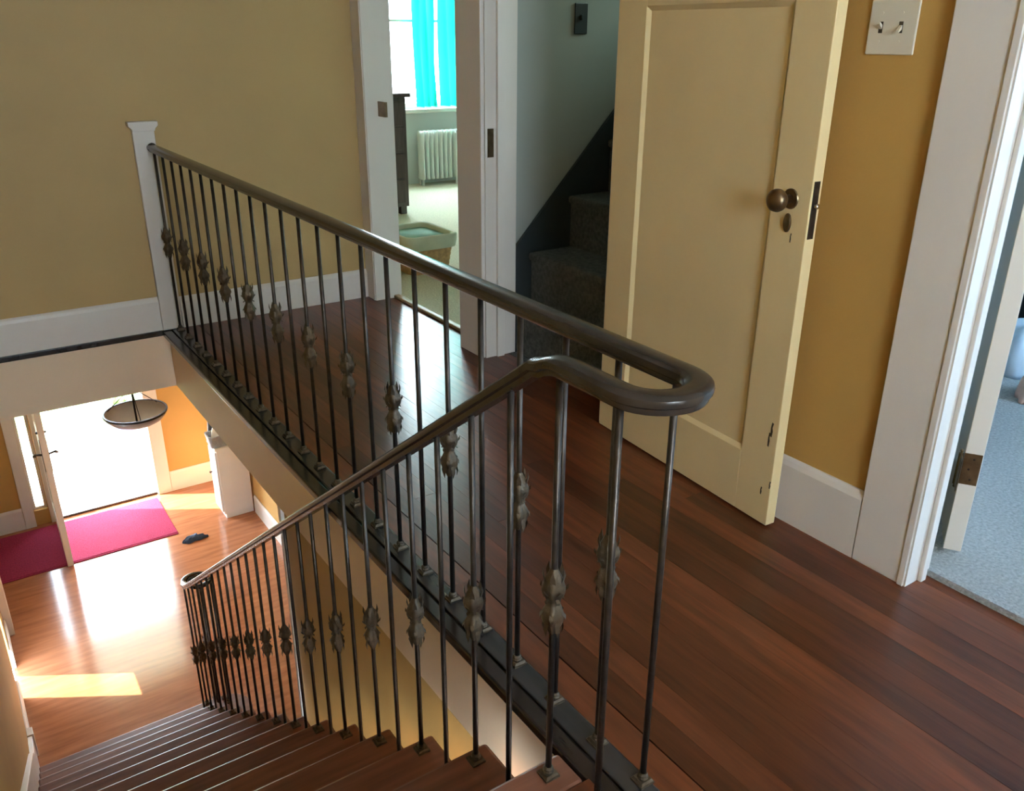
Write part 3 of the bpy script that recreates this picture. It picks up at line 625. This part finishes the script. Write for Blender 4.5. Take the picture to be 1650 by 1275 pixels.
MB().lathe([(0.025, 0), (0.033, 0.05), (0.034, 0.10), (0.026, 0.17), (0.020, 0.20), (0.028, 0.22), (0.022, 0.22), (0.015, 0.20), (0.02, 0.16), (0.001, 0.15)], 20).build('body', 'pendant_rim', vs_, smooth=True)
tag(heap('dropped_cloth', 'x', 'x', (0.46, 6.67, ZL+0.001), 0.095, 0.045, 0.035, 'blue_cloth', 11), 'small dark blue crumpled cloth on the floor beside the rug', 'cloth')
# ------------------------------------------------------------------ outside the front door
st(MB().box(-3.0, 3.0, 7.80, 9.6, ZL-0.3, ZL-0.06).build('floor_porch', 'porch_concrete'), 'pale concrete porch outside the front door', 'porch')
st(MB().box(-30, 30, 9.6, 60, ZL-0.5, ZL-0.35).build('ground', 'lawn'), 'lawn in front of the house', 'lawn')
pf = thing('porch_roof', 'flat porch roof over the front door', 'roof', (0.5, 8.7, 0.05), kind='structure')
MB().box(-1.75, 2.5, -0.89, 0.95, 0.02, 0.14).build('roof_slab', 'trim_paint', pf); MB().box(-1.75, 2.5, 0.95, 0.98, -0.10, 0.16).build('roof_fascia', 'trim_paint', pf)
for x in (-1.65, 2.4):
    MB().box(x-0.06, x+0.06, 0.80, 0.92, ZL-0.11, 0.02).build('roof_post', 'trim_paint', pf, bevel=0.004)
pr = thing('porch_railing', 'grey porch railing seen through the front door', 'railing', (0.0, 9.5, ZL-0.06))
for z in (0.10, 0.86): MB().box(-2.0, 0.25, -0.02, 0.02, z, z+0.05).build('rail', 'grey_paint', pr, bevel=0.004)
BM = MB().box(-0.012, 0.012, -0.012, 0.012, 0.15, 0.86).mesh('baluster', 'grey_paint')
for i in range(17): inst('baluster', BM, pr, (-1.93+0.13*i, 0, 0))
for x in (-1.97, 0.22): MB().box(x-0.04, x+0.04, -0.04, 0.04, 0, 1.0).build('post', 'grey_paint', pr, bevel=0.004)
fp = thing('flower_pot', 'blue glazed flower pot with a small plant on the porch', 'plant pot', (0.42, 9.2, ZL-0.059))
MB().lathe([(0.10, 0), (0.15, 0.24), (0.165, 0.25), (0.165, 0.29), (0.145, 0.29), (0.13, 0.25), (0.001, 0.25)], 20).build('pot', 'blue_glaze', fp, auto=True)
rr = random.Random(4)
lf = MB()
for i in range(60):
    a = rr.random()*6.28; e = 0.2+rr.random()*1.2; l_ = 0.12+rr.random()*0.16; d = Vector((math.cos(a)*math.cos(e), math.sin(a)*math.cos(e), math.sin(e))); sd = d.cross(Vector((0, 0, 1))).normalized()*0.03
    b0 = Vector((0, 0, 0.25))+d*0.03; k0 = len(lf.v); lf.v += [tuple(b0), tuple(b0+d*l_*0.6+sd), tuple(b0+d*l_), tuple(b0+d*l_*0.6-sd)]; lf.f.append((k0, k0+1, k0+2, k0+3))
lf.build('foliage', 'leaf_green', fp)
